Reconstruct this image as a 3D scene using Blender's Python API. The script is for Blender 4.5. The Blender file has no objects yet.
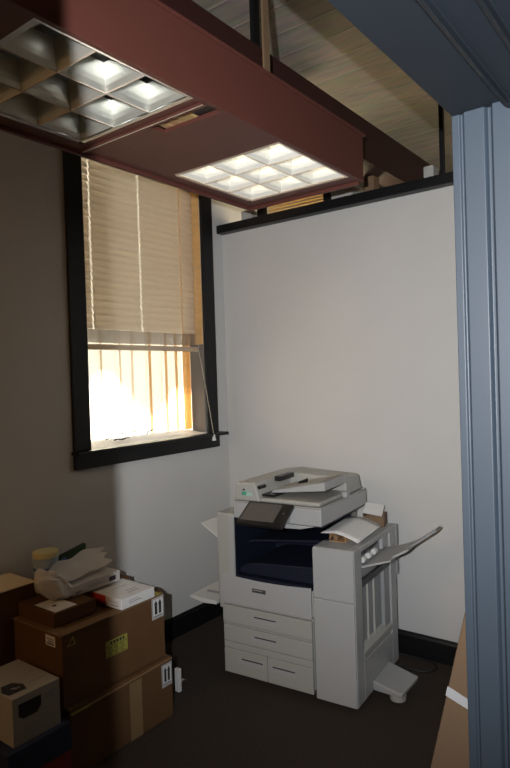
import bpy, bmesh, math, random
from mathutils import Vector, Matrix
random.seed(7)
PI = math.pi
S = bpy.context.scene
COL = S.collection

# ------------------------------------------------------------------ materials
def s2l(c):
    return tuple(((v/255)/12.92 if v/255 <= .04045 else ((v/255+.055)/1.055)**2.4) for v in c)

def mat(name, rgb, rough=.6, metal=0., noise=0., nscale=20., bump=0., bscale=200., spec=.4, trans=0., emit=None, estr=0., coat=0., stretch=None):
    """rgb is linear albedo.  noise: tonal variation, bump: surface relief."""
    m = bpy.data.materials.new(name); m.use_nodes = True
    nt = m.node_tree; n = nt.nodes; l = nt.links
    b = n['Principled BSDF']
    b.inputs['Roughness'].default_value = rough
    b.inputs['Metallic'].default_value = metal
    b.inputs['Specular IOR Level'].default_value = spec
    b.inputs['Coat Weight'].default_value = coat
    tc = n.new('ShaderNodeTexCoord')
    src = tc.outputs['Object']
    if stretch:
        mp = n.new('ShaderNodeMapping'); mp.inputs['Scale'].default_value = stretch
        l.new(src, mp.inputs['Vector']); src = mp.outputs['Vector']
    no = n.new('ShaderNodeTexNoise'); no.inputs['Scale'].default_value = nscale; no.inputs['Detail'].default_value = 4
    l.new(src, no.inputs['Vector'])
    mx = n.new('ShaderNodeMix'); mx.data_type = 'RGBA'
    mx.inputs[6].default_value = (*[max(0, c*(1-noise)) for c in rgb], 1)
    mx.inputs[7].default_value = (*[min(1, c*(1+noise)) for c in rgb], 1)
    l.new(no.outputs['Fac'], mx.inputs[0])
    l.new(mx.outputs[2], b.inputs['Base Color'])
    if bump > 0:
        n2 = n.new('ShaderNodeTexNoise'); n2.inputs['Scale'].default_value = bscale; n2.inputs['Detail'].default_value = 3
        l.new(src, n2.inputs['Vector'])
        bp = n.new('ShaderNodeBump'); bp.inputs['Strength'].default_value = bump; bp.inputs['Distance'].default_value = .01
        l.new(n2.outputs['Fac'], bp.inputs['Height']); l.new(bp.outputs['Normal'], b.inputs['Normal'])
    if emit:
        b.inputs['Emission Color'].default_value = (*emit, 1); b.inputs['Emission Strength'].default_value = estr
    if trans > 0:
        tr = n.new('ShaderNodeBsdfTranslucent'); l.new(mx.outputs[2], tr.inputs['Color'])
        ms = n.new('ShaderNodeMixShader'); ms.inputs[0].default_value = trans
        l.new(b.outputs[0], ms.inputs[1]); l.new(tr.outputs[0], ms.inputs[2])
        l.new(ms.outputs[0], n['Material Output'].inputs['Surface'])
    return m

M = {}
M['wall']     = mat('wall_paint', (.50,.495,.485), .75, noise=.04, nscale=3, bump=.05, bscale=150)
M['carpet']   = mat('brown_carpet', (.050,.039,.031), .95, noise=.55, nscale=120, bump=.8, bscale=260, spec=.1)
M['black']    = mat('black_trim_paint', (.0045,.0045,.0055), .45, noise=.2, nscale=8)
M['maroon']   = mat('maroon_paint', (.102,.033,.025), .5, noise=.06, nscale=5, spec=.35)
M['beam']     = mat('dark_red_steel', (.032,.009,.007), .6, noise=.15, nscale=6)
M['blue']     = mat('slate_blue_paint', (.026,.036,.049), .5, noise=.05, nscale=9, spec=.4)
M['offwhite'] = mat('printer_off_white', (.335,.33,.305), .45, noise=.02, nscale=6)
M['blue_shaded'] = mat('slate_blue_shaded', (.0095,.0125,.017), .5, noise=.05, nscale=9, spec=.3)  # the frame's slate blue with the head's shade put into the colour
M['flapwhite'] = mat('tray_white', (.56,.55,.52), .45, noise=.02)
M['lean'] = mat('tan_cardboard', (.105,.068,.041), .85, noise=.08, nscale=10, bump=.05, bscale=60, spec=.1)
M['goldwood_glow'] = mat('gold_wood_glow', (.85,.60,.27), .6, noise=.15, nscale=6, stretch=(1,1,6), trans=.5)  # gold wood with sun glow put in by bright colour and translucency
M['offwhite2']= mat('printer_cool_white', (.345,.345,.345), .45, noise=.02, nscale=6)
M['greyplas'] = mat('printer_grey_plastic', (.26,.265,.27), .5, noise=.03)
M['dkgrey']   = mat('dark_grey_plastic', (.05,.052,.058), .5, noise=.05)
M['navy']     = mat('navy_plastic', (.008,.0105,.022), .45, noise=.08, nscale=10)
M['blackpl']  = mat('black_plastic', (.01,.009,.009), .35, noise=.05)
M['screen']   = mat('display_glass', (.085,.078,.072), .3, noise=.06, nscale=4, spec=.5)
M['slot']     = mat('dark_seam', (.03,.03,.032), .7)
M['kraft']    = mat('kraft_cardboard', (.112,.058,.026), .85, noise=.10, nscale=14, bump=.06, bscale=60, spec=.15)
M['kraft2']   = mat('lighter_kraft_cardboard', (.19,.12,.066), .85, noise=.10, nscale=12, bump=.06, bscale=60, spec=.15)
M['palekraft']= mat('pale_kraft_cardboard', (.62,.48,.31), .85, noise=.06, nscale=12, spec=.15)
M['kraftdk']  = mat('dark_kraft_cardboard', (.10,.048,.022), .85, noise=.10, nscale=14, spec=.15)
M['tapebrown']= mat('packing_tape', (.22,.14,.07), .35, noise=.06, nscale=30)
M['white']    = mat('white_paper', (.62,.61,.60), .7, noise=.03, nscale=20)
M['cream']    = mat('cream_carton_board', (.34,.32,.285), .75, noise=.04, nscale=15)
M['wrap']     = mat('white_wrapper_paper', (.60,.57,.54), .6, noise=.05, nscale=10, bump=.25, bscale=18, trans=.15)
M['red']      = mat('red_print', (.45,.03,.025), .6, noise=.05)
M['ink']      = mat('dark_ink', (.025,.025,.03), .7)
M['greyink']  = mat('grey_ink', (.28,.27,.26), .7)
M['yellow']   = mat('yellow_label', (.30,.27,.045), .6, noise=.05)
M['green']    = mat('green_print', (.06,.30,.17), .6)
M['greenl']   = mat('pale_green_print', (.30,.50,.42), .6)
M['navybox']  = mat('navy_cardboard', (.02,.028,.07), .7, noise=.1)
M['redbox']   = mat('red_cardboard', (.20,.03,.015), .7, noise=.1)
M['paleblue'] = mat('pale_blue_plastic', (.34,.42,.50), .45, noise=.05)
M['yellowlid']= mat('pale_yellow_lid', (.62,.56,.28), .5, noise=.05)
M['bluecloth']= mat('blue_plastic', (.03,.08,.32), .5)
M['greentool']= mat('green_plastic', (.02,.05,.015), .5)
M['wood']     = mat('yellow_pine', (.62,.36,.12), .6, noise=.2, nscale=6, stretch=(1,1,8))
M['woodbrown']= mat('brown_wood', (.16,.10,.055), .7, noise=.2, nscale=8)
M['tan']      = mat('tan_wood', (.42,.24,.11), .7, noise=.2, nscale=30)
M['sill']     = mat('white_sill_paint', (.80,.79,.76), .6, noise=.03)
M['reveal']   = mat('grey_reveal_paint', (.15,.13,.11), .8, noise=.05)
M['plasterbrown'] = mat('tan_plaster', (.26,.21,.15), .85, noise=.1, nscale=3)
M['cable']    = mat('black_rubber', (.012,.012,.013), .5)
M['concrete'] = mat('grey_block', (.36,.35,.33), .85, noise=.1, nscale=30)
M['alu']      = mat('satin_aluminium', (.70,.72,.74), .28, metal=1., noise=.04, nscale=6)
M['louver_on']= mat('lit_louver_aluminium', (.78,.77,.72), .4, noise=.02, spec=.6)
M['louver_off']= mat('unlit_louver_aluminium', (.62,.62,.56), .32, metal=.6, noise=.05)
M['tube_on']  = mat('lit_tube', (.9,.9,.85), .5, emit=(1.,.93,.76), estr=9)
M['tube_off'] = mat('unlit_tube', (.80,.84,.88), .35, noise=.02)
M['goldlip']  = mat('pale_metal_edge', (.62,.52,.42), .35, metal=.3, noise=.05)
M['slat']     = mat('blind_slat', (.66,.57,.45), .45, noise=.03, nscale=8, trans=.5)
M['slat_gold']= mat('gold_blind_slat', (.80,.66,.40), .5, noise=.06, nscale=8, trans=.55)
M['cord']     = mat('blind_cord', (.75,.68,.52), .7, trans=.3)
M['sheet']    = mat('translucent_sheeting', (.90,.86,.80), .5, noise=.03, nscale=4, trans=.85)
M['rib'] = mat('sheeting_rib', (.88,.79,.68), .5, noise=.03, trans=.8)
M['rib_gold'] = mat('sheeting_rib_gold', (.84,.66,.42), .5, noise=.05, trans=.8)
M['siding']   = mat('outside_ground', (.5,.48,.44), .9)
M['tapew']    = mat('white_tape', (.30,.30,.31), .4, noise=.05, nscale=40)

def ceiling_mat():
    m = bpy.data.materials.new('ribbed_deck'); m.use_nodes = True
    n = m.node_tree.nodes; l = m.node_tree.links; b = n['Principled BSDF']
    b.inputs['Roughness'].default_value = .8
    tc = n.new('ShaderNodeTexCoord')
    mp = n.new('ShaderNodeMapping'); mp.inputs['Scale'].default_value = (1/.21, 1/.75, 1)
    l.new(tc.outputs['Object'], mp.inputs['Vector'])
    br = n.new('ShaderNodeTexBrick'); br.offset = .5
    br.inputs['Scale'].default_value = 1; br.inputs['Brick Width'].default_value = 1; br.inputs['Row Height'].default_value = 1
    br.inputs['Mortar Size'].default_value = .05; br.inputs['Mortar Smooth'].default_value = .6
    br.inputs['Color1'].default_value = (.215,.182,.128,1); br.inputs['Color2'].default_value = (.19,.162,.112,1)
    br.inputs['Mortar'].default_value = (.245,.212,.155,1)
    l.new(mp.outputs['Vector'], br.inputs['Vector'])
    no = n.new('ShaderNodeTexNoise'); no.inputs['Scale'].default_value = 9; no.inputs['Detail'].default_value = 6
    mp2 = n.new('ShaderNodeMapping'); mp2.inputs['Scale'].default_value = (3.,.5,1)
    l.new(tc.outputs['Object'], mp2.inputs['Vector']); l.new(mp2.outputs['Vector'], no.inputs['Vector'])
    mx = n.new('ShaderNodeMix'); mx.data_type = 'RGBA'; mx.blend_type = 'OVERLAY'; mx.inputs[0].default_value = .6
    l.new(br.outputs['Color'], mx.inputs[6]); l.new(no.outputs['Color'], mx.inputs[7])
    hs = n.new('ShaderNodeHueSaturation'); hs.inputs['Saturation'].default_value = .65
    l.new(mx.outputs[2], hs.inputs['Color'])
    l.new(hs.outputs[0], b.inputs['Base Color'])
    bp = n.new('ShaderNodeBump'); bp.inputs['Strength'].default_value = .5; bp.inputs['Distance'].default_value = .02
    l.new(br.outputs['Fac'], bp.inputs['Height']); l.new(bp.outputs['Normal'], b.inputs['Normal'])
    return m
M['deck'] = ceiling_mat()

def glass_mat():
    m = bpy.data.materials.new('window_glass'); m.use_nodes = True
    n = m.node_tree.nodes; l = m.node_tree.links
    n.remove(n['Principled BSDF'])
    t = n.new('ShaderNodeBsdfTransparent'); t.inputs[0].default_value = (.95,.96,.95,1)
    g = n.new('ShaderNodeBsdfGlossy'); g.inputs['Roughness'].default_value = .02
    lw = n.new('ShaderNodeFresnel'); lw.inputs[0].default_value = 1.3
    no = n.new('ShaderNodeTexNoise'); no.inputs['Scale'].default_value = 3
    bp = n.new('ShaderNodeBump'); bp.inputs['Strength'].default_value = .02
    l.new(no.outputs['Fac'], bp.inputs['Height']); l.new(bp.outputs['Normal'], g.inputs['Normal'])
    x = n.new('ShaderNodeMixShader'); l.new(lw.outputs[0], x.inputs[0]); l.new(t.outputs[0], x.inputs[1]); l.new(g.outputs[0], x.inputs[2])
    l.new(x.outputs[0], n['Material Output'].inputs['Surface'])
    return m
M['glass'] = glass_mat()

# ------------------------------------------------------------------ mesh helpers
class MB:
    def __init__(s): s.b = bmesh.new()
    def box(s, x0,x1,y0,y1,z0,z1, mtx=None):
        vs = [s.b.verts.new(Vector(p)) for p in ((x0,y0,z0),(x1,y0,z0),(x1,y1,z0),(x0,y1,z0),(x0,y0,z1),(x1,y0,z1),(x1,y1,z1),(x0,y1,z1))]
        for f in ((3,2,1,0),(4,5,6,7),(0,1,5,4),(1,2,6,5),(2,3,7,6),(3,0,4,7)): s.b.faces.new([vs[i] for i in f])
        if mtx:
            for v in vs: v.co = mtx @ v.co
        return s
    def hexa(s, bottom, top):
        """eight free corners: bottom loop and top loop, both counter-clockwise"""
        vs = [s.b.verts.new(Vector(p)) for p in list(bottom)+list(top)]
        for f in ((3,2,1,0),(4,5,6,7),(0,1,5,4),(1,2,6,5),(2,3,7,6),(3,0,4,7)): s.b.faces.new([vs[i] for i in f])
        return s
    def prism(s, pts, axis, a, b):
        """polygon pts in the plane normal to axis, extruded from a to b"""
        def P(p, t):
            return {'x':(t,p[0],p[1]), 'y':(p[0],t,p[1]), 'z':(p[0],p[1],t)}[axis]
        lo = [s.b.verts.new(Vector(P(p,a))) for p in pts]; hi = [s.b.verts.new(Vector(P(p,b))) for p in pts]
        k = len(pts)
        s.b.faces.new(lo[::-1]); s.b.faces.new(hi)
        for i in range(k): s.b.faces.new((lo[i],lo[(i+1)%k],hi[(i+1)%k],hi[i]))
        return s
    def quad(s, *ps):
        s.b.faces.new([s.b.verts.new(Vector(p)) for p in ps]); return s
    def grid(s, fn, nu, nv, thick=None):
        g = [[s.b.verts.new(Vector(fn(i/nu, j/nv))) for j in range(nv+1)] for i in range(nu+1)]
        for i in range(nu):
            for j in range(nv): s.b.faces.new((g[i][j],g[i+1][j],g[i+1][j+1],g[i][j+1]))
        return s
    def cyl(s, c, axis, r0, r1, h, n=20):
        c = Vector(c); ax = {'x':Vector((1,0,0)),'y':Vector((0,1,0)),'z':Vector((0,0,1))}[axis] if isinstance(axis,str) else Vector(axis).normalized()
        u = ax.orthogonal().normalized(); w = ax.cross(u)
        A = [s.b.verts.new(c+(u*math.cos(2*PI*i/n)+w*math.sin(2*PI*i/n))*r0) for i in range(n)]
        B = [s.b.verts.new(c+ax*h+(u*math.cos(2*PI*i/n)+w*math.sin(2*PI*i/n))*r1) for i in range(n)]
        s.b.faces.new(A[::-1]); s.b.faces.new(B)
        for i in range(n): s.b.faces.new((A[i],A[(i+1)%n],B[(i+1)%n],B[i]))
        return s
    def tube(s, pts, r, n=8):
        pts = [Vector(p) for p in pts]; rings = []
        for i,p in enumerate(pts):
            t = (pts[min(i+1,len(pts)-1)]-pts[max(i-1,0)]).normalized()
            u = t.cross(Vector((0,0,1)));
            if u.length < 1e-3: u = t.cross(Vector((1,0,0)))
            u.normalize(); w = t.cross(u)
            rings.append([s.b.verts.new(p+(u*math.cos(2*PI*k/n)+w*math.sin(2*PI*k/n))*r) for k in range(n)])
        for a,b in zip(rings,rings[1:]):
            for k in range(n): s.b.faces.new((a[k],a[(k+1)%n],b[(k+1)%n],b[k]))
        s.b.faces.new(rings[0][::-1]); s.b.faces.new(rings[-1])
        return s
    def build(s, name, m, parent=None, bevel=0., seg=2, smooth=False, solid=0.):
        bmesh.ops.recalc_face_normals(s.b, faces=s.b.faces[:])
        me = bpy.data.meshes.new(name); s.b.to_mesh(me); s.b.free()
        me.materials.append(M[m])
        if smooth:
            for p in me.polygons: p.use_smooth = True
        o = bpy.data.objects.new(name, me); COL.objects.link(o)
        if parent: o.parent = parent
        if solid:
            md = o.modifiers.new('thickness','SOLIDIFY'); md.thickness = solid; md.offset = 0
        if bevel:
            md = o.modifiers.new('edges','BEVEL'); md.width = bevel; md.segments = seg; md.limit_method = 'ANGLE'; md.angle_limit = .6
        return o

def B(*a): return MB().box(*a)
def tag(o, label, cat, group=None, kind=None):
    o['label'] = label; o['category'] = cat
    if group: o['group'] = group
    if kind: o['kind'] = kind
    return o
def thing(name, label, cat, loc=(0,0,0), rz=0, group=None):
    o = bpy.data.objects.new(name, None); COL.objects.link(o); o.empty_display_size = .1
    o.location = loc; o.rotation_euler = (0,0,rz)
    return tag(o, label, cat, group)
def structure(o, label=None, cat=None):
    o['kind'] = 'structure'
    if label: o['label'] = label
    if cat: o['category'] = cat
    return o

# ------------------------------------------------------------------ the room  (X runs along the window wall, Y towards it)
YW, XB, ZC = 2.87, 3.43, 3.6
WX0, WX1, WZ0, WZ1 = 2.185, 3.19, 1.30, 3.30     # window opening
structure(B(-2.6,7.2,-2.6,3.0,-.1,0).build('floor','carpet'), 'dark brown carpet floor', 'floor')
structure(B(-2.6,7.2,-2.6,3.6,ZC,ZC+.1).build('ceiling','deck'), 'beige ribbed deck ceiling high above the fixtures', 'ceiling')
wl = MB(); WT = .13
wl.box(-2.6,WX0,YW,YW+WT,0,ZC).box(WX1,7.2,YW,YW+WT,0,ZC).box(WX0,WX1,YW,YW+WT,0,WZ0).box(WX0,WX1,YW,YW+WT,WZ1,ZC)
structure(wl.build('wall_left','wall'), 'painted wall holding the window', 'wall')
structure(B(XB,XB+.12,.30,YW-.001,0,2.775).build('wall_back','wall'), 'plain light grey partition wall behind the printer', 'wall')
structure(B(7.1,7.2,-2.6,3.0,0,ZC).build('wall_far','plasterbrown'), 'tan wall beyond the partition', 'wall')
structure(B(-2.6,7.2,-2.7,-2.6,0,ZC).build('wall_rear','plasterbrown'), 'rear wall', 'wall')
structure(B(-2.7,-2.6,-2.6,3.0,0,ZC).build('wall_end','plasterbrown'), 'end wall', 'wall')
# wall with the doorway
wf = MB(); DX0, DX1, DZ = -.042, 1.36, 2.285
wf.box(-2.6,DX0,.31,.438,0,ZC).box(DX1,7.1,.15,.438,0,ZC).box(DX0,DX1,.15,.438,DZ,ZC)
structure(wf.build('wall_front','wall'), 'wall holding the doorway', 'wall')
# blue door frame: stepped jamb and stepped head
dr = bpy.data.objects.new('door_1', None); COL.objects.link(dr)
structure(dr, 'slate blue stepped door frame at the right edge', 'door frame')
jp = [(1.300,.440),(1.300,.424),(1.304,.421),(1.304,.417),(1.296,.413),(1.296,.372),(1.300,.369),(1.306,.366),(1.306,.360),(1.292,.354),(1.292,.300),(1.298,.294),(1.298,.286),(1.288,.280),(1.288,.05),(1.359,.05),(1.359,.440)]
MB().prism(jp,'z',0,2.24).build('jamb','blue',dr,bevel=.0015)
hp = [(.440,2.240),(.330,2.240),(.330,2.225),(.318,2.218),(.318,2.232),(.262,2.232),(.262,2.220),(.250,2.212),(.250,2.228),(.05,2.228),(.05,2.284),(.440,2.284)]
MB().prism(hp,'x',-.041,1.359).build('head','blue_shaded',dr,bevel=.002)
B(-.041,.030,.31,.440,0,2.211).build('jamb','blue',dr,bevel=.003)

# baseboards
def base_prof(sx): return [(0,0),(sx*.020,0),(sx*.020,.115),(sx*.012,.130),(sx*.012,.137),(0,.137)]
structure(MB().prism([(YW-.0005+a,b) for a,b in base_prof(-1)],'x',-2.5,XB-.022).build('baseboard_left','black',bevel=.002),'black baseboard under the window','baseboard')
structure(MB().prism([(XB-.0005+a,b) for a,b in base_prof(-1)],'y',.445,YW-.022).build('baseboard_back','black',bevel=.002),'black baseboard behind the printer','baseboard')
# trim cap on top of partition
structure(B(3.365,3.60,.45,2.866,2.738,2.797).build('trim_1','black',bevel=.004),'black cap rail along the top of the partition','trim')

# ------------------------------------------------------------------ window
wn = bpy.data.objects.new('window_1', None); COL.objects.link(wn); structure(wn,'tall black-cased window with deep white sill','window')
cw = .11
B(WX0-cw,WX0,YW-.024,YW-.001,1.31,3.42).build('casing','black',wn,bevel=.003)
B(WX1,WX1+cw,YW-.024,YW-.001,1.31,3.42).build('casing','black',wn,bevel=.003)
B(WX0,WX1,YW-.024,YW-.001,3.30,3.42).build('casing','black',wn,bevel=.003)
B(WX0-cw-.012,WX1+cw+.055,YW-.070,YW-.0005,1.288,1.309).build('stool','black',wn,bevel=.004)
B(WX0-cw,WX1+cw+.005,YW-.026,YW-.001,1.205,1.287).build('apron','black',wn,bevel=.003)
MB().prism([(YW,1.27),(3.12,1.27),(3.12,1.345),(YW,1.309)],'x',WX0,WX1).build('sill','sill',wn,bevel=.002)
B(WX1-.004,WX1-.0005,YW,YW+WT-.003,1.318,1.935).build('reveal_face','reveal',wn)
B(WX1-.004,WX1-.0005,YW,YW+WT-.003,1.936,3.29).build('reveal_face','goldwood_glow',wn)  # upper reveal's sunlit glow put into a gold, translucent colour
B(WX1-.045,WX1-.0005,YW+WT,YW+WT+.035,1.337,3.30).build('sash_stile','goldwood_glow',wn,bevel=.003)
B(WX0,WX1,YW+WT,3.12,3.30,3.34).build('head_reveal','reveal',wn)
B(WX0+.002,WX1-.047,3.044,3.048,1.336,3.299).build('pane','glass',wn)
# pleated translucent sheeting outside the pane
sh = MB()
def sheetf(u,v):
    x = WX0-.25+u*(WX1-WX0+.5); k = (x/.135)%1.0
    y = 3.075 + (.014 if k<.10 else 0) + .004*math.sin(x*9)
    return (x,y,1.22+v*2.2)
sh.grid(sheetf,140,1)
ts = thing('translucent_sheeting','bright translucent ribbed sheeting hanging outside the window','sheeting',(0,0,0))
sh.build('sheet','sheet',ts)
for i in range(9):
    x=2.035+i*.135+.02*math.sin(i*2.1)
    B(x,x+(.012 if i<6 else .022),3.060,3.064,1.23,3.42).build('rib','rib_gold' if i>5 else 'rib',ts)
# three dark curled scraps on the sill
def scrap(pts, w, label):
    m = MB(); P = [Vector(p) for p in pts]
    def f(u,v):
        t = u*(len(P)-1); i = min(int(t),len(P)-2); p = P[i].lerp(P[i+1],t-i)
        ww = w*(.35+.65*math.sin(PI*min(max(u,.03),.97)))
        return (p.x, p.y+(v-.5)*ww, p.z+.010*abs(v-.5)+.004*math.sin(9*u))
    m.grid(f,14,3)
    o = m.build('dried_scrap','ink',solid=.002); o.location=(0,0,0)
    return tag(o,label,'scrap',group='dark scraps on the window sill')
zs = 1.334
scrap([(2.415,3.00,zs),(2.46,3.005,zs+.010),(2.52,3.012,zs+.028),(2.59,3.012,zs+.030),(2.66,3.01,zs+.024),(2.70,3.01,zs+.022)],.022,'long dark curled scrap on the white sill, leftmost of three')
scrap([(2.44,2.955,zs-.007),(2.48,2.957,zs-.002),(2.52,2.957,zs-.003),(2.56,2.957,zs-.002)],.030,'short flat dark scrap on the sill nearest the room')
scrap([(2.74,2.99,zs),(2.77,3.00,zs+.022),(2.80,3.005,zs+.028),(2.86,3.005,zs+.016)],.020,'small bent dark scrap on the sill, rightmost of three')

# blind
bl = thing('window_blind','beige horizontal slat blind lowered halfway over the tall window','blind',(2.70,2.922,1.885))
def bw(m): return m   # parts are modelled in local coordinates of the blind
bx0, bx1 = WX0+.012-2.70, WX1-.028-2.70
B(bx0,bx1,-.02,.02,1.34,1.385).build('headrail','slat',bl,bevel=.003)
cords = [.012+WX0+.085-2.70, 2.665-2.70, 3.035-2.70]
edges = [bx0]+sum(([c-.004,c+.004] for c in cords),[])+[bx1]
sl = MB(); zt=.148; k=0
while zt < 1.33:
    tl = math.radians(71); hw=.0245
    for a,b in zip(edges[0::2],edges[1::2]):
        for j in range(3):
            q=[]
            for jj in (j,j+1):
                t=(jj/3-.5)*2; c=.005*(1-t*t)
                q.append((hw*t*math.cos(tl)-c*math.sin(tl), -hw*t*math.sin(tl)*-1+c*math.cos(tl)))
            sl.quad((a,q[0][0],zt+q[0][1]),(b,q[0][0],zt+q[0][1]),(b,q[1][0],zt+q[1][1]),(a,q[1][0],zt+q[1][1]))
    zt+=.041; k+=1
bl_s = sl.build('slats','slat',bl)
sk = MB()
for i in range(13): sk.box(bx0,bx1,-.013,.013,.045+i*.0062,.0478+i*.0062)
sk.build('stacked_slats','slat',bl)
B(bx0-.004,bx1+.012,-.016,.016,.002,.034).build('bottom_rail','slat',bl,bevel=.004)
for c in cords:
    m=MB(); m.box(c-.0008,c+.0008,-.028,-.0268,.03,1.34); m.build('ladder_cord','cord',bl)
pc=MB(); pc.tube([(3.165-2.70,-.020,.60),(3.172-2.70,-.024,.0),(3.185-2.70,-.075,-.30),(3.195-2.70,-.118,-.585)],.0016,6).build('pull_cord','cord',bl)
MB().cyl((3.195-2.70,-.119,-.625),'z',.016,.007,.042,12).build('cord_tassel','white',bl)

# unseen awning, added and scalloped to shade the upper part of the sheeting
aw = MB()
pts=[(1.0,3.45)]
ed = []
for i in range(49):
    x = 1.2+i*(3.2/48); ed.append((x, 4.66 - .21*abs(math.sin((x-1.93)*3.3)) - .05*math.sin(x*11) ))
poly=[(1.2,3.44)]+ed[:] + [(4.4,3.44)]
structure(MB().prism(poly,'z',3.50,3.53).build('added_awning','woodbrown'),'unseen scalloped awning added to shade the window sheeting','awning')
structure(B(-3,8,3.02,12,-.2,-.1).build('ground_outside','siding'),'ground outside the window','ground')

# ------------------------------------------------------------------ maroon light soffit with two recessed louvre fixtures
SX0,SX1,SY0,SY1,SZ0,SZ1 = -.6,2.855,1.425,2.165,2.685,2.925
so = thing('light_soffit','long maroon box soffit hung below the ceiling, holding two light fixtures','soffit',((SX0+SX1)/2,(SY0+SY1)/2,SZ0))
ox,oy,oz = so.location
def L(m): return m.box
def sob(m,x0,x1,y0,y1,z0,z1): return m.box(x0-ox,x1-ox,y0-oy,y1-oy,z0-oz,z1-oz)
P1=(.985,1.592,1.450,2.066); P2=(2.142,2.740,1.455,2.070)
m=MB(); sob(m,SX0,SX1,SY0,SY0+.02,SZ0-.003,SZ1); sob(m,SX0-.0,SX1+.012,SY0-.012,SY0+.03,SZ1-.012,SZ1); m.build('front_board','maroon',so,bevel=.002)
m=MB(); sob(m,SX0,SX1,SY1-.02,SY1,SZ0-.016,SZ1); m.build('back_board','maroon',so,bevel=.002)
m=MB(); sob(m,SX1-.02,SX1,SY0+.021,SY1-.021,SZ0-.016,SZ1-.013); m.build('end_board','maroon',so,bevel=.002)
m=MB(); sob(m,SX0,SX0+.02,SY0+.021,SY1-.021,SZ0,SZ1-.013); m.build('end_board','maroon',so,bevel=.002)
bt=MB(); zb=(SZ0,SZ0+.016); yb0,yb1=SY0+.021,SY1-.021
sob(bt,SX0+.021,P1[0]-.012,yb0,yb1,*zb)
sob(bt,P1[0]-.012,P1[1]+.012,yb0,P1[2]-.001,*zb); sob(bt,P1[0]-.012,P1[1]+.012,P1[3]+.012,yb1,*zb)
sob(bt,P1[1]+.012,1.668,yb0,yb1,*zb)
sob(bt,1.668,1.750,yb0,1.447,*zb); sob(bt,1.668,1.750,1.745,yb1,*zb)
sob(bt,1.750,P2[0]-.012,yb0,yb1,*zb)
sob(bt,P2[0]-.012,P2[1]+.012,yb0,P2[2]-.001,*zb); sob(bt,P2[0]-.012,P2[1]+.012,P2[3]+.012,yb1,*zb)
sob(bt,P2[1]+.012,SX1-.021,yb0,yb1,*zb)
bt.build('bottom_panel','maroon',so,bevel=.0015)
m=MB(); sob(m,1.636,1.668,SY0+.022,SY1-.022,SZ0-.007,SZ0-.001); m.build('edge_strip','maroon',so,bevel=.002)
m=MB(); sob(m,1.646,1.650,SY0+.022,SY1-.03,SZ0-.0085,SZ0-.0073); m.build('edge_lip','goldlip',so)
# timber pieces seen through the slot
for y0,y1,mt in ((1.575,1.640,'goldwood_glow'),(1.655,1.685,'tan'),(1.705,1.735,'tan')):
    m=MB(); sob(m,1.60,1.80,y0,y1,SZ0+.0165,SZ0+.05); m.build('timber_batten',mt,so)
m=MB(); sob(m,1.60,1.80,1.45,1.56,SZ0+.0165,SZ0+.07); m.build('black_ballast','black',so)
# hangers
m=MB(); sob(m,2.098,2.138,1.49,1.50,SZ1-.1,ZC-.001); m.build('hanger_strap','woodbrown',so)
m=MB(); sob(m,2.352,2.396,1.725,1.75,SZ1-.1,ZC-.001); m.build('hanger_rod','black',so)

def fixture(P, on, label):
    x0,x1,y0,y1=P; cx,cy=(x0+x1)/2,(y0+y1)/2
    t=thing('louver_light',label,'ceiling light',(cx,cy,SZ0),group='square louvre light fixtures in the soffit')
    w,d=(x1-x0)/2,(y1-y0)/2; h=.10
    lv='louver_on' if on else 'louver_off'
    fr=MB(); e=.010
    fr.box(-w-.011,-w+e,-d,d,.001,.012).box(w-e,w+.011,-d,d,.001,.012).box(-w+e,w-e,-d,-d+e,.001,.012).box(-w+e,w-e,d-e,d+.011,.001,.012)
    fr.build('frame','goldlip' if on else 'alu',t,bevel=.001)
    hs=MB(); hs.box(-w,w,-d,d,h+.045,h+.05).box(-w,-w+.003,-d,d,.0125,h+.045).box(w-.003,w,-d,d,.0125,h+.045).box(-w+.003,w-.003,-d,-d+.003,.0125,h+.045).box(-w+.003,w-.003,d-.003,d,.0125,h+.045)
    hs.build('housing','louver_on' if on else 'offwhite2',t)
    # louvre blades: parabolic cells, wide at the bottom, narrow at the top
    n=3; W=(2*w-2*e)/n; D=(2*d-2*e)/n
    lb=MB()
    for i in range(n):
        for j in range(n):
            ax,bx=-w+e+i*W+.0015,-w+e+(i+1)*W-.0015; ay,by=-d+e+j*D+.0015,-d+e+(j+1)*D-.0015
            rings=[]
            for s_ in range(6):
                u=s_/5; ins=(.043 if on else .034)*(u**.62); z=.006+(h-.02)*u
                inx=ins*1.0; iny=ins*1.0
                rings.append([(ax+inx,ay+iny,z),(bx-inx,ay+iny,z),(bx-inx,by-iny,z),(ax+inx,by-iny,z)])
            for r0,r1 in zip(rings,rings[1:]):
                for k in range(4): lb.quad(r0[k],r0[(k+1)%4],r1[(k+1)%4],r1[k])
    lb.build('louver_cells',lv,t)
    gl=MB()
    for i in range(1,n):
        gl.box(-w+e+i*W-.002,-w+e+i*W+.002,-d+e,d-e,.003,.007)
        gl.box(-w+e,w-e,-d+e+i*D-.002,-d+e+i*D+.002,.003,.007)
    gl.build('louver_edge','goldlip',t)
    for i in range(n):
        cxx=-w+e+(i+.5)*W
        MB().cyl((cxx,-d+.02,h+.012),'y',.016,.016,2*d-.04,14).build('fluorescent_tube','tube_on' if on else 'tube_off',t,smooth=False)
    return t
fixture(P1,False,'unlit square louvre light with dull silver cells, at the upper left')
fixture(P2,True,'lit square louvre light glowing white, over the window corner')

# dark red steel beam
bm_=MB(); bm_.prism([(1.60,2.935),(1.74,2.935),(1.74,2.955),(1.68,2.955),(1.68,3.15),(1.74,3.15),(1.74,3.17),(1.60,3.17),(1.60,3.15),(1.602,3.15),(1.602,2.955),(1.60,2.955)],'x',-1.2,4.9)
tag(bm_.build('steel_beam','beam'),'dark red steel beam running above the soffit over the partition','beam')

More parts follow.
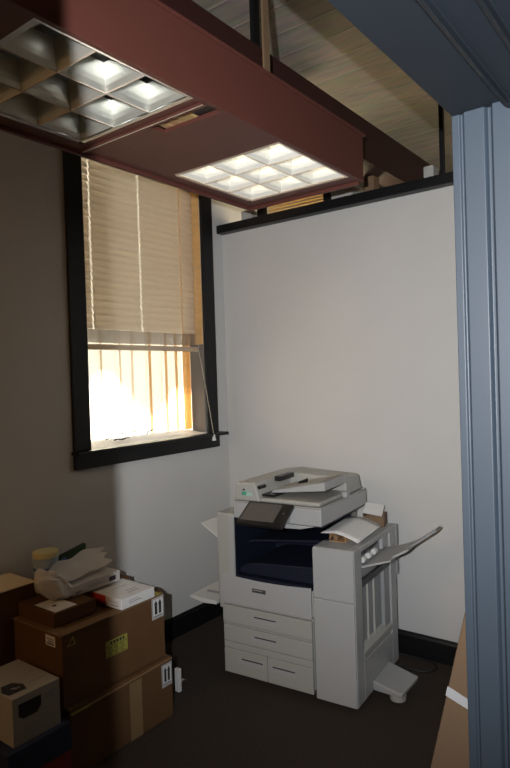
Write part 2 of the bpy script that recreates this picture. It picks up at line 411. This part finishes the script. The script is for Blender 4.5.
# ------------------------------------------------------------------ things on top of the partition
def post(x0,x1,y0,y1,z1,mt,label,name='partition_post'):
    return tag(B(x0,x1,y0,y1,2.798,z1).build(name,mt,bevel=.003),label,'post')
post(3.44,3.49,2.495,2.55,3.02,'black','short black post on the cap rail, left of the gold slats').__setitem__('group','black posts on the partition cap')
post(3.44,3.49,1.962,2.012,3.02,'black','black post on the cap rail, right of the gold slats').__setitem__('group','black posts on the partition cap')
post(3.43,3.46,1.212,1.236,ZC-.002,'black','thin black post on the cap rail beside the blue door frame').__setitem__('group','black posts on the partition cap')
post(3.50,3.58,1.68,1.75,2.93,'woodbrown','brown timber post on the cap rail behind the soffit end','timber_post')
gb=thing('small_slat_blind','gold backlit slatted blind between two black posts on the partition','blind',(3.50,2.25,2.798))
g=MB()
for i in range(22):
    z=.010+i*.022
    g.prism([(-.010,z),(.010,z+.021),(.011,z+.022),(-.009,z+.001)],'y',-.235,.24)
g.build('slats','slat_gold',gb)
B(-.015,.015,-.237,.243,.50,.53).build('headrail','wood',gb)
tag(B(3.40,3.50,1.78,1.93,2.798,2.868).build('masonry_block','concrete',bevel=.004),'grey block on the cap rail right of the second black post','block',group='grey blocks on the cap rail')
tag(B(3.40,3.49,1.262,1.322,2.798,2.872).build('masonry_block','concrete',bevel=.006),'small pale grey block on the cap rail at the beam, near the door frame','block',group='grey blocks on the cap rail')
tag(B(3.40,3.50,2.57,2.66,2.798,2.868).build('masonry_block','concrete',bevel=.004),'grey block on the cap rail left of the first black post','block',group='grey blocks on the cap rail')

# ------------------------------------------------------------------ the printer
pr = thing('multifunction_printer','large off-white office copier with side finisher standing by the back wall','printer',(2.596,2.256,0),math.atan2(-.9957,.0926))
def PB(name,m,parent,*boxes,bevel=.004,seg=2):
    b=MB()
    for q in boxes: b.box(*q)
    return b.build(name,m,parent,bevel=bevel,seg=seg)
# cabinet with drawers
cab=PB('cabinet','offwhite',pr,(.004,.568,.016,.60,.05,.424))
for x,y in ((.05,.07),(.51,.07),(.05,.54),(.51,.54)):
    c=MB(); c.cyl((x-.012,y,.026),'x',.026,.026,.024,16); c.box(x-.016,x+.016,y-.02,y+.02,.040,.0495); c.build('caster','blackpl',pr)
def drawer(x0,x1,z0,z1,hx,hz,tall=False):
    d=PB('paper_drawer','offwhite',pr,(x0,x1,-.004,.0155,z0,z1),bevel=.003)
    # shallow tapered finger recess drawn as a raised wedge lip with a dark slot
    w=.075
    MB().prism([(hx-w-.022,hz-.026),(hx+w+.006,hz-.026),(hx+w,hz+.012),(hx-w-.012,hz+.012)],'y',-.0062,-.0042).build('handle_recess','offwhite2',d,bevel=.001)
    PB('handle','slot',d,(hx-w+.010,hx+w-.004,-.0085,-.0064,hz+.001,hz+.007),bevel=0)
    return d
drawer(.006,.566,.320,.418,.28,.375)
drawer(.008,.566,.214,.306,.28,.265)
PB('drawer_gap_strip','offwhite',pr,(.006,.566,-.001,.0155,.3085,.3175),bevel=.001)
PB('drawer_gap_strip','offwhite',pr,(.008,.566,-.001,.0155,.176,.2105),bevel=.001)
drawer(.008,.288,.036,.1735,.19,.125)
drawer(.292,.566,.036,.1735,.39,.125)
# engine body around the dark output bay
eng=MB()
eng.box(-.020,.096,0,.62,.428,.935)          # left column
eng.box(.097,.570,.02,.62,.428,.575)         # below the bay
eng.box(.097,.570,.47,.62,.576,.912)         # rear tower
eng.build('engine_body','offwhite',pr,bevel=.006)
PB('column_cover','offwhite2',pr,(.062,.094,-.008,-.0005,.44,.925),bevel=.003)
PB('side_cover','offwhite',pr,(-.048,-.021,.03,.56,.44,.735),bevel=.012,seg=3)
PB('side_skirt','offwhite',pr,(-.030,.003,.02,.55,.385,.427),bevel=.004)
# front door with its curved upper edge
fd=[(.0,.432),(.572,.432)]+[(.572-.556*i/12, .594-.012*math.sin(PI*i/12)) for i in range(13)]+[(.0,.585)]
dor=MB().prism(fd,'y',-.014,.0-.0005).build('front_door','offwhite2',pr,bevel=.005)
PB('name_plate','dkgrey',dor,(.214,.300,-.0175,-.0145,.520,.542),bevel=.002)
PB('name_plate_print','greyink',dor,(.222,.280,-.0190,-.0178,.532,.537),bevel=0)  # pale bar standing in for illegible lettering
# bay lining and two stepped trays
bay=MB()
bay.box(.0965,.100,.004,.46,.5755,.914).box(.100,.60,.455,.469,.5955,.914).box(.100,.571,.004,.455,.5755,.595)
bay.box(.100,.634,.01,.455,.908,.914)
nb_=bay.build('output_bay','navy',pr)
MB().prism([(.105,.598),(.571,.598),(.571,.690),(.46,.682),(.22,.668),(.150,.655),(.105,.630)],'y',.035,.454).build('output_tray','navy',pr,bevel=.006)
MB().prism([(.105,.742),(.150,.752),(.24,.762),(.57,.795),(.63,.820),(.63,.830),(.57,.808),(.24,.776),(.150,.766),(.105,.756)],'y',.13,.454).build('output_tray','navy',pr,bevel=.003)
# scanner
PB('scanner','offwhite2',pr,(.095,.638,0,.62,.9155,1.004),bevel=.007,seg=3)
PB('scanner_lip','offwhite',pr,(.097,.636,.002,.618,1.0045,1.012),bevel=.002)
# document feeder
adf=MB()
adf.hexa([(.100,.004,1.0135),(.270,.004,1.0135),(.270,.585,1.0135),(.100,.585,1.0135)],[(.108,.012,1.112),(.235,.012,1.116),(.250,.575,1.128),(.112,.575,1.110)])
adf.box(.265,.625,.012,.585,1.0135,1.036)
adf.hexa([(.25,.37,1.030),(.620,.37,1.030),(.620,.585,1.030),(.25,.585,1.030)],[(.235,.385,1.122),(.612,.385,1.110),(.612,.575,1.105),(.245,.575,1.126)])
ad=adf.build('document_feeder','offwhite',pr,bevel=.010,seg=3)
MB().prism([(.300,1.066),(.622,1.132),(.622,1.084),(.300,1.052)],'y',.085,.36).build('input_tray','offwhite2',ad,bevel=.004)
MB().prism([(.31,1.0705),(.600,1.130),(.600,1.132),(.31,1.0725)],'y',.10,.345).build('input_tray_bed','cream',ad)
PB('feed_opening','blackpl',ad,(.250,.340,.045,.36,1.040,1.050),bevel=.001)
PB('feed_opening','blackpl',ad,(.262,.300,.18,.35,1.100,1.128),bevel=.004)
MB().cyl((.262,.012,1.092),'y',.010,.010,.06,12).build('feed_roller','blackpl',ad)
MB().prism([(.40,1.089),(.46,1.101),(.46,1.125),(.41,1.105)],'y',.20,.21).build('paper_guide','blackpl',ad)
PB('latch','offwhite2',ad,(.6215,.650,.30,.36,1.012,1.045),bevel=.006)
# green sticker and its small emblem
PB('sticker','green',ad,(.155,.185,.0005,.004,1.046,1.064),bevel=0)
PB('sticker','greenl',ad,(.185,.222,.0005,.004,1.044,1.062),bevel=0)
MB().prism([(.157,1.072),(.178,1.072),(.170,1.082),(.164,1.079)],'y',.001,.006).build('sticker_emblem','ink',ad)
PB('sticker_emblem','greenl',ad,(.176,.200,.002,.006,1.070,1.074),bevel=0)
# control panel: tilted tablet on a wedge bracket
def tilt(pts): return pts
lo=Vector((0,-.150,.932)); hi=Vector((0,-.004,1.020)); up=(hi-lo).normalized(); nn=Vector((0,-up.z,up.y))
def slab(x0,x1,a,b,t0,t1):
    Ltot=(hi-lo).length
    P=lambda x,u,t: tuple(Vector((x,0,0))+lo+up*(u*Ltot)+nn*t)
    return [P(x0,a,t0),P(x1,a,t0),P(x1,b,t0),P(x0,b,t0)],[P(x0,a,t1),P(x1,a,t1),P(x1,b,t1),P(x0,b,t1)]
cp=MB(); cp.hexa(*slab(.208,.484,0,1,-.020,0)); pn=cp.build('control_panel','blackpl',pr,bevel=.004)
m=MB(); m.hexa(*slab(.222,.424,.16,.93,.0005,.0015)); m.build('touch_screen','screen',pn)
m=MB(); m.hexa(*slab(.452,.458,.55,.60,.0005,.0015)); m.build('panel_button','greyink',pn)
MB().prism([(-.10,.925),(-.002,.925),(-.002,.995),(-.02,.990)],'x',.30,.46).build('panel_bracket','offwhite2',pr,bevel=.004)
MB().prism([(.31,.9150),(.60,.9150),(.52,.895),(.36,.888)],'y',-.006,.010).build('scanner_chin','offwhite2',pr,bevel=.002)
# bypass trays on the left
MB().prism([(-.0205,.722),(-.0205,.732),(-.200,.838),(-.204,.830)],'y',.09,.36).build('side_flap','flapwhite',pr,bevel=.002)
by=MB().prism([(-.049,.398),(-.049,.418),(-.235,.424),(-.245,.418),(-.232,.408),(-.150,.392)],'y',.01,.30).build('bypass_tray','flapwhite',pr,bevel=.002)
PB('tray_guide','greyplas',by,(-.185,-.075,.10,.125,.4235,.428),bevel=.001)
# finisher
fin=MB()
fin.box(.582,.776,.005,.62,.022,.812)
fin.box(.776,.810,.005,.100,.022,.812)
fin.box(.776,.810,.527,.62,.022,.812)
fin.box(.776,.810,.100,.527,.785,.812)
fin.prism([(.100,.022),(.527,.022),(.527,.215),(.100,.225)],'x',.776,.810)
fn=fin.build('finisher','offwhite2',pr,bevel=.004)
PB('upper_front_door','offwhite2',fn,(.584,.808,-.008,.004,.552,.810),bevel=.004)
PB('lower_front_door','offwhite2',fn,(.584,.808,-.008,.004,.026,.549),bevel=.004)
PB('rear_cover','greyplas',fn,(.60,.816,.6205,.650,.52,.808),bevel=.004)
PB('bin_opening','greyplas',fn,(.7765,.779,.105,.522,.700,.783),bevel=0)
MB().prism([(.112,.742),(.40,.752),(.40,.776),(.112,.766)],'x',.7795,.783).build('exit_slot','blackpl',fn)
PB('bin_frame','offwhite2',fn,(.7795,.800,.43,.522,.712,.780),bevel=.003)
for d in (.135,.215,.295):
    MB().cyl((.798,d,.733),'y',.015,.015,.034,14).build('exit_roller','white',fn)
MB().prism([(.7795,.585),(.806,.600),(.812,.640),(.7795,.628)],'y',.104,.522).build('bin_shelf','dkgrey',fn,bevel=.002)
PB('recess_panel','greyplas',fn,(.7765,.7785,.104,.524,.228,.618),bevel=0)
for d in (.135,.225,.315):
    PB('recess_rib','offwhite',fn,(.7786,.790,d,d+.006,.230,.615),bevel=.002)
PB('recess_rib','greyplas',fn,(.7786,.800,.44,.525,.230,.66),bevel=.002)
MB().prism([(.7787,.230),(.810,.230),(.810,.262),(.7787,.292)],'y',.102,.526).build('recess_lip','offwhite',fn,bevel=.002)
tr=MB()
tr.hexa([(.790,.115,.690),(.950,.135,.742),(.950,.50,.742),(.790,.515,.690)],[(.790,.115,.704),(.950,.135,.752),(.950,.50,.752),(.790,.515,.704)])
tr.hexa([(.930,.20,.735),(1.010,.23,.778),(1.010,.47,.778),(.930,.49,.735)],[(.930,.20,.749),(1.010,.23,.792),(1.010,.47,.792),(.930,.49,.749)])
tt=tr.build('exit_tray','offwhite2',fn,bevel=.003)
e=MB()
e.hexa([(1.000,.29,.776),(1.130,.33,.868),(1.130,.42,.868),(1.000,.44,.776)],[(1.000,.29,.788),(1.130,.33,.884),(1.130,.42,.884),(1.000,.44,.788)])
e.build('tray_extension','greyplas',fn,bevel=.003)
# low stabiliser foot
ft=MB(); ft.hexa([(.811,.20,.030),(.985,.145,.052),(1.000,.36,.052),(.811,.45,.030)],[(.811,.20,.078),(.990,.140,.076),(1.006,.365,.076),(.811,.45,.080)])
ft.build('stabiliser_foot','offwhite2',fn,bevel=.006)
MB().cyl((.945,.205,.014),'z',.040,.044,.034,24).build('foot_collar','offwhite',fn,bevel=.003)
MB().cyl((.950,.200,.0005),'z',.016,.016,.0135,14).build('foot_pad','blackpl',fn)
for q in ((.60,.63,.05,.08,0,.0215),(.75,.78,.05,.08,0,.0215),(.60,.63,.53,.56,0,.0215),(.75,.78,.53,.56,0,.0215)): PB('levelling_foot','blackpl',fn,q,bevel=.002)

# world transform for things resting on the printer
RZ=math.atan2(-.9957,.0926)
PM=Matrix.Translation((2.596,2.256,0))@Matrix.Rotation(RZ,4,'Z')
def onp(name,label,cat,s,d,h,rz=0,group=None):
    w=PM@Vector((s,d,h)); return thing(name,label,cat,w,RZ+rz,group)
t=onp('small_kraft_box','small open tan cardboard box under a white sheet on the finisher','box',.665,.13,.813)
m=MB(); m.box(-.045,.045,0,.22,0,.003).box(-.045,-.042,0,.22,.003,.040).box(.042,.045,0,.22,.003,.040).box(-.042,.042,.215,.22,.003,.040)
m.build('carton_body','tan',t)
MB().cyl((-.010,.002,.020),'y',.014,.014,.10,12).build('cardboard_core','kraft2',t)
# curled white sheet lying over it
t=onp('paper_sheet','curled blank white paper sheet lying over the small tan box on the finisher','paper',.69,.26,.855)
def pf(u,v):
    x=-.105+.21*u; y=-.165+.35*v
    z=.012-.045*max(0,(u-.35))**1.5*1.6-.02*(.35-u if u<.35 else 0)+.012*v
    return (x,y,z)
MB().grid(pf,14,6).build('sheet','white',t,smooth=True,solid=.0012)
t=onp('open_carton','small open brown carton with white flap at the back of the finisher','box',.716,.545,.813,.12)
m=MB(); m.box(-.06,.06,-.04,.04,0,.003).box(-.06,-.057,-.04,.04,.003,.075).box(.057,.06,-.04,.04,.003,.075).box(-.057,.057,.037,.04,.003,.075).box(-.057,.057,-.04,-.037,.003,.06)
m.build('carton_body','woodbrown',t)
MB().hexa([(-.058,-.039,.0765),(.050,-.039,.062),(.050,-.035,.062),(-.058,-.035,.0765)],[(-.066,.050,.118),(.044,.060,.108),(.044,.064,.108),(-.066,.054,.118)]).build('white_flap','white',t)

# cable loop behind the printer
cb=MB(); cp_=[]
ctl=[(3.33,1.66),(3.375,1.56),(3.385,1.47),(3.385,1.38),(3.36,1.315),(3.30,1.30),(3.25,1.34),(3.235,1.42),(3.24,1.52),(3.25,1.60)]
def catmull(P,n=8):
    out=[]
    for i in range(len(P)-1):
        p0,p1,p2,p3=[Vector(P[min(max(k,0),len(P)-1)]) for k in (i-1,i,i+1,i+2)]
        for k in range(n):
            t=k/n; out.append(.5*((2*p1)+(p2-p0)*t+(2*p0-5*p1+4*p2-p3)*t*t+(3*p1-p0-3*p2+p3)*t**3))
    out.append(Vector(P[-1])); return out
cb.tube([(p.x,p.y,.0065) for p in catmull(ctl)],.006,8)
tag(cb.build('power_cable','cable',smooth=True),'black power cable looped on the carpet behind the printer','cable')

# ------------------------------------------------------------------ cartons by the window wall
def flat(parent,name,mt,axis,plane,rects,off=.0012,thick=.0006):
    """thin printed rectangles on a carton face.  axis 'y': face looking to -y, rect=(x0,x1,z0,z1);  axis 'x': face to -x, rect=(y0,y1,z0,z1); axis 'z': top face rect=(x0,x1,y0,y1)"""
    b=MB()
    for q in rects:
        if axis=='y': b.box(q[0],q[1],plane-off-thick,plane-off+thick*0,q[2],q[3])
        if axis=='x': b.box(plane-off-thick,plane-off,q[0],q[1],q[2],q[3])
        if axis=='z': b.box(q[0],q[1],q[2],q[3],plane+off,plane+off+thick)
    return b.build(name,mt,parent)
def updown_label(t,x0,x1,z0,z1,yp):
    """white label with two upright dark arrows"""
    lb=flat(t,'shipping_label','white','y',yp,[(x0,x1,z0,z1)],.0004)
    w=x1-x0; h=z1-z0
    for cx in (x0+w*.33,x0+w*.67):
        a=MB(); a.prism([(cx-w*.10,z0+h*.22),(cx+w*.10,z0+h*.22),(cx+w*.10,z0+h*.68),(cx+w*.145,z0+h*.68),(cx,z0+h*.88),(cx-w*.145,z0+h*.68),(cx-w*.10,z0+h*.68)],'y',yp-.0020,yp-.0012); a.build('label_arrow','ink',lb)
    flat(lb,'label_rule','ink','y',yp,[(x0+w*.12,x1-w*.12,z0+h*.10,z0+h*.14)],.0012)
    flat(lb,'label_rule','ink','y',yp,[(x0+w*.03,x0+w*.06,z0+.003,z1-.003),(x1-w*.06,x1-w*.03,z0+.003,z1-.003),(x0+w*.06,x1-w*.06,z1-h*.05,z1-h*.03),(x0+w*.06,x1-w*.06,z0+h*.03,z0+h*.05)],.0012)

# lower big carton
t=thing('cardboard_box','large brown carton on the floor, lowest of the big stack','box',(1.85,2.48,0),group='big brown cartons')
X0,X1,Y0,Y1,H1=-.31,.30,-.262,.12,.300
B(X0,X1,Y0,Y1,.001,H1).build('carton_body','kraft',t,bevel=.004)
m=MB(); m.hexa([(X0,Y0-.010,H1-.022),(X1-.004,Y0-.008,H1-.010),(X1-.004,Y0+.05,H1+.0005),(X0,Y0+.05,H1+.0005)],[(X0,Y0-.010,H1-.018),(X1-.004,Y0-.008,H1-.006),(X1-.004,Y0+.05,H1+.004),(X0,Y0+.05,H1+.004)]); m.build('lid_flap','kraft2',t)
flat(t,'packing_tape','tapebrown','y',Y0,[(.02,.095,.002,H1-.026)],.0004)
updown_label(t,.226,.296,.165,.277,Y0-.001)
flat(t,'yellow_tape','yellow','y',Y0-.010,[(X0+.002,X0+.10,H1-.020,H1-.008)],.0006)
# upper big carton
t=thing('cardboard_box','large brown carton with yellow label, upper box of the big stack','box',(1.83,2.46,.306),group='big brown cartons')
X0,X1,Y0,Y1,H2=-.305,.295,-.225,.14,.312
B(X0,X1,Y0,Y1,0,H2).build('carton_body','kraft',t,bevel=.004)
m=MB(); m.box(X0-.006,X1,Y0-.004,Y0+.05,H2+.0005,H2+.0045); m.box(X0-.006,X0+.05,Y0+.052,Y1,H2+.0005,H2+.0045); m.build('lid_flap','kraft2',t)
yl=flat(t,'yellow_label','yellow','y',Y0,[(-.076,.052,.128,.204)],.0006)
flat(yl,'label_print','ink','y',Y0-.0006,[(-.050,-.038,.184,.198),(-.032,-.020,.184,.198),(-.014,-.002,.184,.198),(.004,.016,.184,.198),(.022,.032,.184,.198)],.0012)
flat(yl,'label_print','ink','y',Y0-.0006,[(-.070,.046,.176,.178),(-.070,.046,.133,.135)],.0012)
for k in range(3): flat(yl,'label_print','ink','y',Y0-.0006,[(-.062+.034*k,-.040+.034*k,.168-.0,.171),(-.058+.034*k,-.036+.034*k,.158,.161),(-.062+.034*k,-.034+.034*k,.148,.151),(-.060+.034*k,-.044+.034*k,.140,.143)],.0012)
updown_label(t,.208,.288,.208,.312,Y0-.0044)
flat(t,'yellow_tape','yellow','z',H2+.0045,[(.225,.285,Y0+.002,Y0+.11)],.0004)
sl_=flat(t,'address_label','white','x',X0,[(Y0+.045,Y0+.115,.255,.300)],.0006)
flat(sl_,'label_print','ink','x',X0-.0006,[(Y0+.055,Y0+.105,.262,.268),(Y0+.055,Y0+.095,.274,.278),(Y0+.055,Y0+.105,.284,.287)],.0012)
tri=MB().prism([(-.280,.258),(-.235,.258),(-.248,.296)],'y',Y0-.0012,Y0-.0004).build('warning_mark','yellow',t)
MB().prism([(-.273,.263),(-.243,.263),(-.251,.287)],'y',Y0-.0022,Y0-.0014).build('warning_mark_inner','kraftdk',tri)
# tall flat carton behind the stack
t=thing('flat_carton','dark brown flat carton standing behind the right end of the big stack','box',(2.22,2.42,0))
B(-.055,.085,.02,.40,.0005,.548).build('carton_body','kraftdk',t,bevel=.003)
# white pieces on the floor
t=thing('white_carton','narrow white carton standing on the carpet at the right end of the stack','box',(2.335,2.36,0))
B(-.016,.006,-.015,.015,.0005,.125).build('carton_body','white',t,bevel=.002)
t=tag(MB().grid(lambda u,v:(2.40+.035*u,2.405+.03*v,.004+.010*math.sin(PI*u)),5,3).build('paper_scrap','white',solid=.001),'tiny white paper scrap on the carpet beside the carton stack','paper')
# shallow carton with white label
Z3=.6235
t=thing('shallow_carton','shallow brown carton with a white label on its lid, under the torn ream','box',(1.665,2.48,Z3))
B(-.115,.115,-.155,.12,0,.062).build('carton_body','kraftdk',t,bevel=.003)
lb=flat(t,'lid_label','white','z',.062,[(-.095,.02,-.14,.02)],.0004)
flat(lb,'label_print','ink','z',.0624,[(-.060,-.040,-.075,-.060)],.0010)
# torn ream of paper, in its wrapper
t=thing('paper_ream','opened white paper ream in a torn white wrapper, on top of the cartons','paper ream',(1.865,2.53,.6875),.0)
B(-.145,.145,-.105,.080,0,.052).build('ream_block','wrap',t,bevel=.004)
flat(t,'ream_mark','ink','y',-.105,[(.075,.115,.014,.036)],.0006)
flat(t,'ream_print','greyink','y',-.105,[(-.125,-.095,.012,.020),(-.05,.05,.020,.023),(-.05,.03,.028,.031)],.0006)
ROX,ROY,ROZ=1.865,2.53,.6875
def lerp_path(P,u):
    t=u*(len(P)-1); k=min(int(t),len(P)-2); return Vector(P[k]).lerp(Vector(P[k+1]),t-k)
def flapf(u,v):
    lowe=[(1.635,2.435,.795),(1.70,2.44,.768),(1.80,2.455,.762),(1.90,2.475,.765),(1.975,2.49,.775)]
    uppe=[(1.635,2.47,.835),(1.70,2.50,.850),(1.80,2.53,.848),(1.90,2.55,.847),(1.99,2.56,.842)]
    a=lerp_path(lowe,u); b=lerp_path(uppe,u); p=a.lerp(b,v)
    end=.045*(abs(((v*2.2)%1.0)-.5)*2)*max(0,(u-.75)/.25)
    p.x+=end; p.y+=.012*math.sin(7*u+2*v)*v+.01*math.sin(PI*v); p.z+=.006*math.sin(13*u+5*v)
    return (p.x-ROX,p.y-ROY,p.z-ROZ)
MB().grid(flapf,24,14).build('torn_wrapper','wrap',t,solid=.0012)
def bagf(u,v):
    # closed, pinched end of the wrapper bulging out to the left of the ream
    rings=[(1.725,2.515,.719,.098,.032),(1.69,2.51,.735,.100,.050),(1.65,2.50,.760,.085,.068),(1.61,2.49,.775,.060,.058),(1.575,2.475,.783,.028,.030),(1.562,2.47,.785,.006,.008)]
    c=lerp_path([r[:3] for r in rings],u); w=lerp_path([(r[3],r[4],0) for r in rings],u)
    a=2*PI*v; ca,sa=math.cos(a),math.sin(a); q=.55
    k=1+.09*math.sin(5*a+9*u)*math.sin(PI*u)
    y=c.y+w.x*k*math.copysign(abs(ca)**q,ca); z=c.z+w.y*k*math.copysign(abs(sa)**q,sa)
    return (c.x-ROX,y-ROY,max(z,.6885 if c.x>1.7 else .690)-ROZ)
MB().grid(bagf,14,26).build('wrapper_end','wrap',t)
# white and red box
t=thing('white_red_box','flat white carton with a red end, beside the torn ream','box',(1.955,2.335,.6235))
B(-.105,.105,-.105,.135,.0015,.052).build('carton_body','white',t,bevel=.003)
flat(t,'red_panel','red','x',-.105,[(.010,.133,.003,.050)],.0004)
for q in ((-.085,-.020,.014,.019),(-.080,-.015,.030,.033)): flat(t,'box_print','greyink','x',-.105,[q],.0006)
for q in ((-.02,.045,-.06,-.052),(-.01,.05,-.03,-.024),(-.04,.05,.04,.046)): flat(t,'box_print','greyink','z',.052,[q],.0004)
for q in ((-.06,.02,.022,.026),(-.06,.00,.032,.035)): flat(t,'box_print','greyink','y',-.105,[q],.0004)
# brown carton under its end
t=thing('folded_flap','small dark brown cardboard piece behind the flat white carton','cardboard',(2.06,2.535,.6235))
B(-.03,.05,-.06,.06,.001,.050).build('cardboard','kraftdk',t,bevel=.002)
# tub, blue wad, green tool behind
t=thing('cardboard_box','plain brown carton behind the big stack, carrying the pale blue tub','box',(1.88,2.735,0))
B(-.225,.225,-.122,.110,.0005,.685).build('carton_body','kraftdk',t,bevel=.004)
t=thing('plastic_tub','round pale blue tub with yellow lid behind the torn ream','tub',(1.795,2.740,.6855))
MB().cyl((0,0,0),'z',.058,.062,.130,28).build('tub_body','paleblue',t,smooth=False)
MB().cyl((0,0,.1305),'z',.064,.064,.028,28).build('tub_lid','yellowlid',t,bevel=.004)
MB().cyl((0,0,.070),'z',.0632,.0636,.012,28).build('tub_band','bluecloth',t)

# rear left carton with kraft top
t=thing('cardboard_box','brown carton with pale top at the left edge, against the window wall','box',(1.47,2.70,0))
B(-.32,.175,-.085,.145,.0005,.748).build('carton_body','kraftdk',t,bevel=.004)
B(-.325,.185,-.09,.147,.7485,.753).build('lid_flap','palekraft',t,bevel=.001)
# cream carton over blue and red carton
t=thing('cream_carton','cream carton with black hexagon marks, in the lower left corner','box',(1.37,2.36,.287))
B(-.105,.108,-.170,.135,0,.190).build('carton_body','cream',t,bevel=.003)
hx=MB().prism([(-.092,-.130),(-.020,-.135),(-.008,-.090),(-.030,-.045),(-.075,-.040),(-.100,-.085)],'z',.1904,.191).build('hexagon_mark','ink',t)
flat(hx,'mark_print','greyink','z',.191,[(-.065,-.045,-.095,-.088),(-.055,-.030,-.105,-.098)],.0004)
hy=MB().prism([(-.080,.112),(-.060,.098),(.000,.098),(.020,.120),(.020,.160),(-.080,.160)],'y',-.1712,-.1704).build('hexagon_mark','ink',t)
for q in ((.04,.095,.150,.156),(.04,.080,.138,.143),(-.06,.02,.06,.064),(-.06,.01,.045,.048)): flat(t,'carton_print','greyink','y',-.170,[q],.0006)
for q in ((.02,.09,-.10,-.094),(.02,.09,-.02,-.015)): flat(t,'carton_print','greyink','z',.190,[q],.0004)
t=thing('blue_red_carton','dark blue carton with red lower half, under the cream carton','box',(1.38,2.37,0))
B(-.150,.128,-.20,.16,.0005,.170).build('carton_base','redbox',t,bevel=.003)
B(-.153,.131,-.203,.163,.171,.285).build('carton_lid','navybox',t,bevel=.003)
t=thing('green_folder','dark green folder standing on edge behind the torn ream','folder',(1.93,2.71,.6855))
MB().prism([(-.085,0),(.085,0),(.085,.150),(-.085,.118)],'y',-.008,.008).build('folder_cover','greentool',t,bevel=.002)
MB().prism([(-.075,.1222),(.075,.1505),(.075,.1535),(-.075,.125)],'y',-.004,.004).build('folder_paper','ink',t)
bs=MB()
def wad(u,v):
    a=2*PI*u; b=PI*v; r=.021*(1+.18*math.sin(3*a+2*b)+.1*math.cos(5*a))
    return (1.838+r*math.sin(b)*math.cos(a),2.640+r*math.sin(b)*math.sin(a),.751+r*2.6*math.cos(b))
bs.grid(wad,16,10)
tag(bs.build('blue_wad','bluecloth',smooth=True),'small bright blue crumpled piece between the tub and torn ream','wad')

# leaning carton by the door
t=thing('leaning_carton','tall tan carton with white tape leaning beside the blue door frame','box',(1.42,.446,0))
# profile in (y,z): slanted outer edge, foot on the floor
oy0=.750-.446; slope=(.577-.470)/(.724-1.179)
def yo(z): return .577-.446+slope*(z-.724)
prof=[(.055,.001),(yo(.001),.001),(yo(1.24),1.24),(.004,1.225),(.004,1.10)]
MB().prism(prof,'x',0,.50).build('carton_body','lean',t,bevel=.003)
MB().prism([(yo(.942)+.001,.942),(yo(.918)+.001,.918),(.004,.890),(.004,.914)],'x',-.0022,-.0008).build('packing_tape','tapew',t)

# ------------------------------------------------------------------ light
def lamp(name,typ,loc,energy,color=(1,1,1),size=.1,target=None,**k):
    d=bpy.data.lights.new(name,typ); d.energy=energy; d.color=color
    if typ=='POINT': d.shadow_soft_size=size
    if typ=='AREA': d.shape='RECTANGLE'; d.size=size; d.size_y=k.get('sy',size)
    if typ=='SUN': d.angle=k.get('angle',.01)
    o=bpy.data.objects.new(name,d); COL.objects.link(o); o.location=loc
    if target is not None: o.rotation_euler=(Vector(target)-Vector(loc)).to_track_quat('-Z','Y').to_euler()
    return o
fl=lamp('camera_flash','SPOT',(-.24,.02,1.80),390,(.95,.975,1.0),.02,target=(3.4,1.9,2.25))
fl.data.spot_size=math.radians(102); fl.data.spot_blend=1.0; fl.data.shadow_soft_size=.005
lamp('sun','SUN',(2.7,8,8),36,(1,.93,.82),target=(2.9,3.4,1.9),angle=.02)
lamp('warm_fill_left','AREA',(-1.5,2.05,2.45),15,(1,.58,.25),.6,target=(1.8,2.6,1.0))  # unseen warm fill, added to lift the shaded left wall and cartons
lamp('slat_backlight_fill','AREA',(4.0,2.25,2.55),9,(1,.8,.5),.4,target=(3.5,2.22,2.95))  # unseen fill, added to make the gold slats glow from behind
lamp('ceiling_fill','AREA',(5.6,1.2,2.2),10,(1,.85,.62),1.2,target=(4.2,1.0,3.6))  # unseen fill, added to brighten the ceiling

w=bpy.data.worlds.new('world'); S.world=w; w.use_nodes=True
nt=w.node_tree; bg=nt.nodes['Background']
sky=nt.nodes.new('ShaderNodeTexSky'); sky.sky_type='HOSEK_WILKIE'; sky.turbidity=4; sky.sun_direction=(0,.8,.6)
nt.links.new(sky.outputs[0],bg.inputs['Color']); bg.inputs['Strength'].default_value=.55

# ------------------------------------------------------------------ camera
yaw,pitch,roll,f=.649933794,-.0129306412,-.0318234712,607.338932
F=Vector((math.cos(yaw)*math.cos(pitch),math.sin(yaw)*math.cos(pitch),math.sin(pitch)))
r=Vector((math.sin(yaw),-math.cos(yaw),0)); u=r.cross(F)
r2=r*math.cos(roll)+u*math.sin(roll); u2=-r*math.sin(roll)+u*math.cos(roll)
cd=bpy.data.cameras.new('camera'); cam=bpy.data.objects.new('camera',cd); COL.objects.link(cam)
cam.matrix_world=Matrix(((r2.x,u2.x,-F.x,0),(r2.y,u2.y,-F.y,0),(r2.z,u2.z,-F.z,1.70),(0,0,0,1)))
cd.sensor_fit='VERTICAL'; cd.sensor_height=24.; cd.lens=f/768*24.; cd.clip_start=.02
S.camera=cam
S.view_settings.view_transform='Standard'
S.view_settings.look='None'
